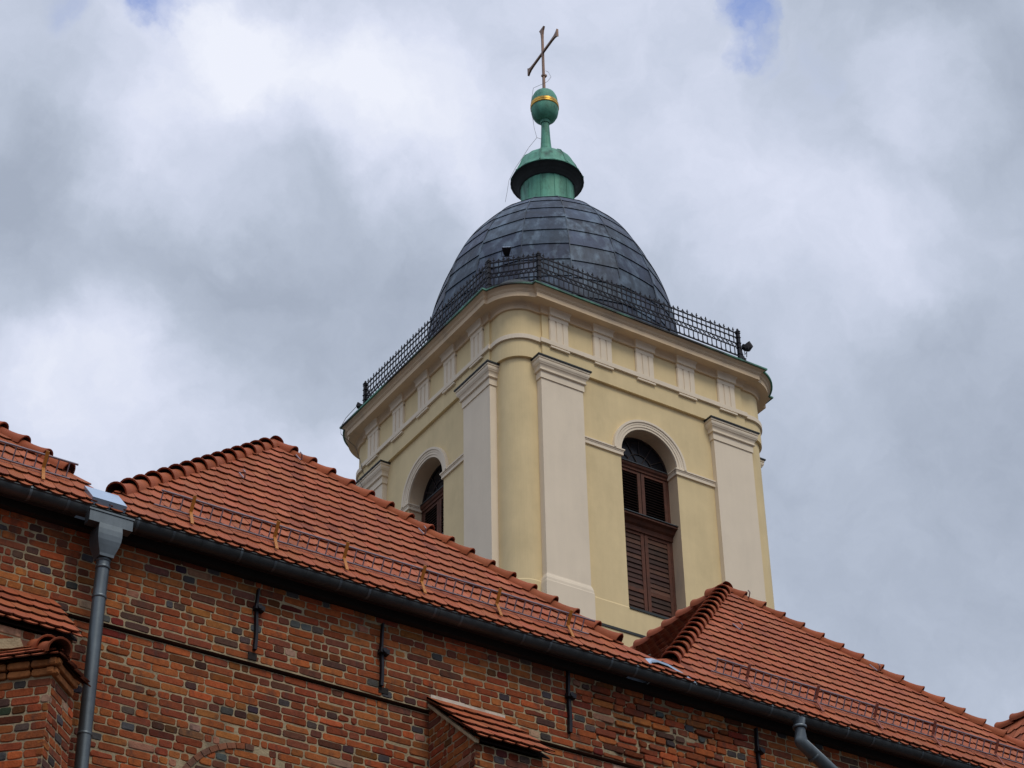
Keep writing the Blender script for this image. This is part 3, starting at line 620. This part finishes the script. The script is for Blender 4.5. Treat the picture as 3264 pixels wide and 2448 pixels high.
def buttress(x0, x1, yf, capx0, capx1, ztop, zeave, ye, right_face=False, first=-1):
    body = MB(); mo = MB(); k = (ztop-zeave)/(YW-ye); depth = YL-yf
    zsl = lambda y: zeave+(y-ye)*k-.05
    zz = [zsl(yf)-.055-CO*i for i in range(1, 27)]; zup = [zsl(yf)-.055+CO*i for i in range(0, 10)]
    # front
    brick_field(body, (0, yf, 0), (1, 0, 0), (0, -1, 0), x0, x1, zz)
    mortar_side(mo, (0, yf, 0), (1, 0, 0), (0, -1, 0), [(x0, 9.3), (x1, 9.3), (x1, zz[0]+CO), (x0, zz[0]+CO)])
    lf = lambda a, b, z0, z1: z1 < zsl(YL-(a+b)/2)-.0
    brick_field(body, (x0, YL, 0), (0, -1, 0), (-1, 0, 0), 0, depth, zz+zup, keep=lf)
    mortar_side(mo, (x0, YL, 0), (0, -1, 0), (-1, 0, 0), [(0, 9.3), (depth, 9.3), (depth, zsl(yf)), (0, zsl(YL))])
    if right_face:
        brick_field(body, (x1, yf, 0), (0, 1, 0), (1, 0, 0), 0, depth, zz+zup, keep=lambda a, b, z0, z1: z1 < zsl(yf+(a+b)/2))
    mortar_side(mo, (x1, yf, 0), (0, 1, 0), (1, 0, 0), [(0, 9.3), (depth, 9.3), (depth, zsl(YL)), (0, zsl(yf))])
    bo = body.build('buttress', BRICK, church, CH); mo.build('mortar', MORT, bo, CH)
    low = MB(); low.box((x0+.02, yf+.02, -.5), (x1-.02, YL, 9.32)); low.build('lower_masonry', PLAIN, bo, CH)
    t = MB(); L_ = math.hypot(YW-ye, ztop-zeave); S = ((0, (YW-ye)/L_, (ztop-zeave)/L_))
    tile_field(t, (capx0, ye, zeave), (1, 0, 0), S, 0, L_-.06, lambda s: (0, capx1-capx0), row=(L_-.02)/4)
    t.build('cap_roof', TILE, bo, CH)
    t = MB(); t.obox((capx0+.015, ye+.03, zeave-.02), (.05, 0, 0), (0, YW-ye-.03, (YW-ye-.03)*k), (0, 0, -.04)); t.build('cap_mortar', MORT, bo, CH)
    t = MB(); t.obox((capx0+.115, ye+.06, zeave-.0), (capx1-capx0-.12, 0, 0), (0, YW-ye-.06, (YW-ye-.06)*k), (0, 0, -.018)); t.build('cap_boards', TIMB_SHADE, bo, CH)
    return bo
bm = buttress(11.03, 11.88, 17.60, 10.975, 11.955, 12.475, 11.63, 17.51)
t = MB(); t.box((11.02, 18.478, 12.475), (11.45, 18.52, 12.535)); t.box((11.45, 18.482, 12.465), (11.985, 18.52, 12.53)); t.build('mortar_fillet', FLASH, bm, CH)
bk = buttress(4.75, 6.585, 17.71, 4.7, 6.625, 12.41, 11.625, 17.64, right_face=True)
# lower diagonal pier in front of the left buttress
C0 = Vector((6.215, 17.17, 0)); s2 = math.sqrt(.5); pb = MB(); mo = MB(); zt = 10.90
zz = [zt-CO*i for i in range(1, 22)]
for dx, o in ((1, C0), (-1, C0+Vector((-s2*.9, s2*.9, 0)))):
    u = (s2, s2*dx, 0) if dx > 0 else (s2, -s2, 0); nv = (s2, -s2, 0) if dx > 0 else (-s2, -s2, 0)
    wl = .56 if dx > 0 else .9
    brick_field(pb, o, u, nv, 0, wl, zz, hd=.3); mortar_side(mo, o, u, nv, [(0, 9.0), (wl, 9.0), (wl, zt+.02), (0, zt+.02)])
    for j, pr_ in ((0, .03), (1, .06)):
        for i in range(2 if dx > 0 else 4):
            o2 = Vector(o)+Vector(nv)*pr_; brick(pb, o2, u, nv, .235*i-(.03+pr_ if (dx > 0) else 0)+.005, .235*(i+1)-.01+(pr_ if dx < 0 and i == 3 else 0), zt+.01+j*.075, zt+.075+j*.075, jit((.32, .12, .04), .2))
pier = pb.build('diagonal_buttress', BRICK, church, CH); mo.build('mortar', MORT, pier, CH)
t = MB(); q = [C0+Vector(v) for v in ((0, .03, 0), (.38, .41, 0), (-.24, 1.03, 0), (-.62, .65, 0))]
t.loft([[(v.x, v.y, -.5) for v in q], [(v.x, v.y, 9.05) for v in q]], cap1=True); t.build('lower_masonry', PLAIN, pier, CH)
ck = MB(); EZ = zt+.165
for dx in (1, -1):
    eo = C0+Vector((0, -.13, EZ)); u = Vector((s2*dx, s2, 0)); inward = Vector((-s2*dx, s2, 0)); S = (inward*.8+Vector((0, 0, .6))).normalized()
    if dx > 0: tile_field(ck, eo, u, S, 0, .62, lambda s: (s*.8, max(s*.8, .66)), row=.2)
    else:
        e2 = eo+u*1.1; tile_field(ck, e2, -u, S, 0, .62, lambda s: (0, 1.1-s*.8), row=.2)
    ul = .66 if dx > 0 else 1.1
    ck.add([eo+Vector((0, .03, -.005)), eo+u*ul, eo+u*ul+S*.62, eo+u*.5+S*.62], [(0, 1, 2, 3)], (.06, .03, .02))
cko = ck.build('cap_roof', TILE, pier, CH)
t = MB(); ridge_tiles(t, C0+Vector((0, -.15, EZ+.03)), C0+Vector((0, .55, EZ+.41)), sp=.34, r0=.095, r1=.12); t.build('hip_tile', TILE, cko, CH)
t = MB(); t.obox(C0+Vector((-.62, .5, EZ+.16)), (.50, .0, .16), (0, .06, 0), (-.05, 0, .09)); t.build('mortar_fillet', MORT, pier, CH)

# roofs
AL = R(50); YE, ZE = 18.17, 13.45; SA = 4.78
Sv = Vector((0, math.cos(AL), math.sin(AL)))
BAYS = [(3.36, -.1, 6.90, -.3, 6.98), (10.29, 7.12, 13.70, 6.98, 14.02), (17.56, 14.36, 21.42, 14.02, 21.7), (24.2, 22.0, 27.2, 21.7, 28.6)]
S0 = .50
YBACK = 33.0
for bi, (xc, hl, hr, v0, v1) in enumerate(BAYS):
    L0, R0_ = (xc-hl)/(SA-S0), (hr-xc)/(SA-S0)
    def rng(s, a=xc, l=L0, r=R0_, p=v0, q=v1):
        if s < S0-.05: return (p, q)
        return (a-l*(SA-s)-.01, a+r*(SA-s)+.01) if s < SA else (a, a)
    t = MB()
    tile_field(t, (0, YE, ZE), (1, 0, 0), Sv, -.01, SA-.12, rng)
    apex = Vector((xc, YE, ZE))+Vector((0, Sv.y*SA, Sv.z*SA)); lowL = Vector((hl, YE, ZE))+Vector((0, Sv.y*S0, Sv.z*S0)); lowR = Vector((hr, lowL.y, lowL.z))
    far = Vector((xc, YBACK, apex.z))
    # boarding under the tiles: hip face, eave strip and both side slopes, going down to the valleys
    zv = lambda x, low: apex.z-(apex.z-low.z)*abs(x-xc)/abs(low.x-xc)
    vL, vR = Vector((v0, lowL.y, zv(v0, lowL))), Vector((v1, lowR.y, zv(v1, lowR)))
    t2 = MB(); tc_ = (.10, .04, .025)
    t.add([apex, lowL, lowR], [(0, 1, 2)], tc_)
    t.add([(v0, YE+.02, ZE-.01), (v1, YE+.02, ZE-.01), (v1, lowR.y, lowR.z), (v0, lowL.y, lowL.z)], [(0, 1, 2, 3)], tc_)
    t.add([lowL, apex, far, (vL.x, YBACK, vL.z), vL], [(0, 1, 2, 3, 4)], tc_); t.add([lowR, vR, (vR.x, YBACK, vR.z), far, apex], [(0, 1, 2, 3, 4)], tc_)
    ro = t.build('roof', TILE, church, CH); ro['label'] = ['hipped tile roof cut by the left edge', 'widest hipped tile roof left of the tower', 'hipped tile roof in front of the tower foot', 'tile roof cut by the right corner'][bi]
    # tiled side slope facing left
    if bi >= 2:
        t = MB(); sl = (lowL-apex); up_ = Vector((apex.x-vL.x, 0, apex.z-vL.z)); Lu = up_.length; up_ /= Lu
        # u runs towards the camera from the back
        hipk = (apex.y-lowL.y)/((apex-Vector((lowL.x, apex.y, lowL.z))).length)
        ll = (Vector((lowL.x, 0, lowL.z))-Vector((vL.x, 0, vL.z))).length
        rg = lambda s: (0, (YBACK-lowL.y)-max(0, s-ll)*hipk)
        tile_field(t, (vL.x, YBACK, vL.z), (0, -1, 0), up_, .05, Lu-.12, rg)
        t.build('side_slope', TILE, ro, CH)
    t = MB(); offn = Vector((0, -.01, .022))
    sL, sR = [(0, .36), (.10, .11), (-.03, .1), (0, 0)][bi]
    ridge_tiles(t, lowR+offn+(apex-lowR).normalized()*sR, apex+offn*.6, sp=.315)
    ridge_tiles(t, lowL+offn+(apex-lowL).normalized()*sL, apex+offn*.6, sp=.345)
    t.build('hip_tile', TILE, ro, CH)
    t = MB(); ridge_tiles(t, far+Vector((0, 0, .04)), apex+Vector((0, -.05, .04)), sp=.36); t.build('ridge_tile', TILE, ro, CH)
# valley linings of sheet zinc
for v in (6.98, 14.02, 21.7):
    t = MB(); t.add([(v-.16, 18.2, 13.60), (v, 18.2, 13.50), (v+.16, 18.2, 13.60), (v+.16, YBACK, 13.62), (v, YBACK, 13.52), (v-.16, YBACK, 13.62)], [(0, 1, 4, 5), (1, 2, 3, 4)]); t.build('valley_lining', ZINCB, church, CH)
t = MB(); pts = [(13.74, 18.15, 13.44), (13.84, 18.17, 13.58), (13.95, 18.2, 13.625), (14.10, 18.2, 13.615), (14.28, 18.17, 13.54), (14.46, 18.14, 13.44)]
t.loft([pts, [(x, y+.25, z+.17) for x, y, z in pts]], closed=False, smooth=True); t.loft([[(x, y-.004, z-.03) for x, y, z in pts], pts], closed=False); t.build('valley_flashing', ZINCB, church, CH)
t = MB()    # raised splash box over the left valley outlet
o = Vector((6.77, 18.15, 13.45)); a_ = Vector((.38, 0, 0)); b_ = Vector((-.03, .20, .23)); c_ = Vector((0, -.045, .06))
t.obox(o, a_, b_, c_); t.obox(o+Vector((-.15, .01, -.02)), (.15, 0, 0), (-.03, .18, .20), (0, -.008, .012)); t.build('splash_box', ZINCB, church, CH)

# gutter
GY, GZ, GR = 18.235, 13.425, .09
gt = MB(); arc = [pi+pi*j/12 for j in range(13)]
gx = [2.0+.5*i for i in range(10)] + [6.74]; gx = sorted(x for x in gx if x <= 6.74)
for xa, xb in ((-6, 34),):
    lo = [[(x, GY+GR*math.cos(a), GZ+GR*math.sin(a)) for a in arc] for x in (xa, xb)]; gt.loft(lo, closed=False, smooth=True, flip=True)
    li = [[(x, GY+(GR-.006)*math.cos(a), GZ+(GR-.006)*math.sin(a)) for a in arc] for x in (xa, xb)]; gt.loft(li, closed=False, smooth=True)
    gt.tube([(xa, GY-GR, GZ), (xb, GY-GR, GZ)], .011, 6)
gutter = gt.build('gutter', ZINCD, church, CH)
for x in [1.4, 4.4, 8.05, 10.95, 13.0, 16.05, 19.0, 22]:
    t = MB(); t.loft([[(xx, GY+(GR+.004)*math.cos(a), GZ+(GR+.004)*math.sin(a)) for a in arc] for xx in (x-.012, x+.012)], closed=False, smooth=True, flip=True); t.build('gutter_joint', ZINCD, gutter, CH)
for i in range(44):
    x = 5.72+.395*i+random.uniform(-.03, .03)
    if 6.65 < x < 7.3: continue
    t = MB(); t.loft([[(xx, GY+(GR+.003)*math.cos(a), GZ+(GR+.003)*math.sin(a)) for a in arc] for xx in (x-.014, x+.014)], closed=False, smooth=True, flip=True)
    t.box((x-.011, GY-GR-.013, GZ-.008), (x+.011, GY-GR+.02, GZ+.014)); t.build('gutter_bracket', ZINC if i % 3 else ZINCD, gutter, CH)
# rainwater head and pipe
t = MB(); t.box((6.745, 18.075, 13.215), (7.22, 18.20, 13.345)); t.box((6.735, 18.065, 13.34), (7.23, 18.09, 13.36)); 
cx, cy = 6.985, 18.185
lo = []
for z, a, b in ((13.22, .125, .11), (13.16, .130, .115), (13.10, .130, .115), (13.04, .124, .11), (12.99, .112, .10), (12.94, .095, .088), (12.90, .08, .078), (12.87, .076, .075)):
    lo.append([(cx-a, cy-b, z), (cx+a, cy-b, z), (cx+a, cy+b, z), (cx-a, cy+b, z)])
t.loft(lo[::-1], cap0=True); rh = t.build('rainwater_head', ZINC, church, CH)
def pipe(pts, r, name, m, rings=()):
    t = MB(); t.tube(pts, r, 20); 
    o = t.build(name, m, church, CH)
    for (p, d) in rings:
        t = MB(); p = Vector(p); d = Vector(d).normalized(); t.tube([p-d*.018, p-d*.015, p+d*.015, p+d*.018], [r, r+.006, r+.006, r], 20); t.build('pipe_joint', m, o, CH)
    return o
pipe([(6.99, 18.2, 12.90), (6.993, 18.22, 12.5), (7.0, 18.24, 10.5), (7.0, 18.24, -.2)], .069, 'downpipe', ZINC, [((6.99, 18.2, 12.86), (0, 0, 1)), ((6.99, 18.202, 12.78), (0, 0, 1)), ((6.993, 18.22, 12.45), (0, 0, 1)), ((7, 18.24, 10.95), (0, 0, 1))])
pipe([(15.92, 18.06, 13.30), (15.92, 18.06, 13.02), (15.925, 18.06, 12.99), (15.94, 18.061, 12.977), (16.56, 18.11, 12.66), (17.1, 18.2, 12.38), (17.13, 18.22, 12.3), (17.13, 18.25, -.2)], .08, 'downpipe', ZINC, [((15.92, 18.06, 13.19), (0, 0, 1)), ((16.12, 18.085, 12.87), (.86, .09, -.5))])
# iron wall anchors
def anchor(x, z0, z1, zk, wide):
    t = MB(); y = YW-.03; n = 8
    lo = []
    for i in range(n+1):
        f = i/n; z = z0+(z1-z0)*f; w_ = wide*(1.0-.45*f) if f > .0 else wide; xx = x+.006*math.sin(f*7); lo.append([(xx-w_, y-.02, z), (xx+w_, y-.02, z), (xx+w_, YW+.02, z), (xx-w_, YW+.02, z)])
    t.loft(lo, cap0=True, cap1=True)
    t.obox((x-.045, y-.055, zk-.03), (.11, 0, -.012), (0, .075, 0), (.005, 0, .055)); t.tube([(x+.005, y-.07, zk-.005), (x+.005, y, zk-.005)], .028, 8)
    t.build('wall_anchor', IRON, church, CH)
anchor(8.862, 12.49, 13.22, 12.985, .017); anchor(10.39, 12.47, 13.235, 12.885, .017); anchor(12.85, 12.53, 13.31, 12.99, .021); anchor(15.585, 12.45, 13.27, 12.975, .019)
t = MB(); t.box((10.37, 18.49, 12.40), (10.49, 18.6, 12.47)); t.box((8.80, 18.49, 12.38), (8.9, 18.6, 12.46)); t.build('anchor_socket', TIMB_SHADE, church, CH)
# snow guards
def roofpt(x, s, n_): v = Vector((x, YE, ZE))+Sv*s+Vector((0, -math.sin(AL), math.cos(AL)))*n_; return v
Gd = Vector((0, -math.sin(AL-R(22)), math.cos(AL-R(22))))
def snow_guard(xa, xb, bx, bm_, label):
    t = MB(); b0 = lambda x: roofpt(x, .43, .07)
    t.tube([b0(xa), b0(xb)], .0115, 6); t.tube([b0(xa)+Gd*.165+Vector((.04, 0, 0)), b0(xb)+Gd*.165+Vector((.05, 0, 0))], .0125, 6)
    x = xa+.06
    while x < xb: t.tube([b0(x), b0(x)+Gd*.165], .008, 4); x += .117
    g = t.build('snow_guard', GUARD, church, CH)
    for x in bx:
        t = MB(); a = roofpt(x-.04, .14, .065); q = b0(x)+Gd*.19
        t.obox(a-Vector((.018, 0, 0)), (.036, 0, 0), b0(x)+Vector((0, -.03, .01))-a, (0, -.006, .008)); t.obox(b0(x)+Vector((-.018, -.03, .01)), (.036, 0, 0), Gd*.185, (0, .012, .012))
        t.build('guard_bracket', bm_, g, CH)
    return g
snow_guard(1.0, 6.60, [.9+.9*i for i in range(6)]+[6.30], ORANGE, 'left')
snow_guard(7.56, 13.10, [7.97, 8.97, 9.83, 10.82, 11.82, 12.80], ORANGE, 'mid')
snow_guard(14.90, 21.0, [15.42, 16.5, 17.45, 18.42, 19.5, 20.4], REDBR, 'right')
# roof hooks
for x, s in ((9.18, 2.50), (10.45, 4.17), (11.64, 2.51), (17.77, 4.5), (16.58, 2.65), (19.03, 2.75)):
    t = MB(); t.tube([roofpt(x+.01, s+.2, .07), roofpt(x+.012, s, .075), roofpt(x, s-.05, .10), roofpt(x-.03, s-.06, .17), roofpt(x-.05, s-.03, .18)], .0095, 5); t.build('roof_hook', GUARD, church, CH)
# thin rods added as painted glints on raised tile rows of the side slope
for k, dz in enumerate((.42, .78, 1.14)):
    t = MB(); x = 17.61-3.25*(1-.11-.1*k); z = 17.12-(17.61-x)*1.01+.14; t.tube([(x, 19.6+.3*k, z), (x, 27, z)], .012, 4); t.build('glint_rod', CABLE, church, CH)
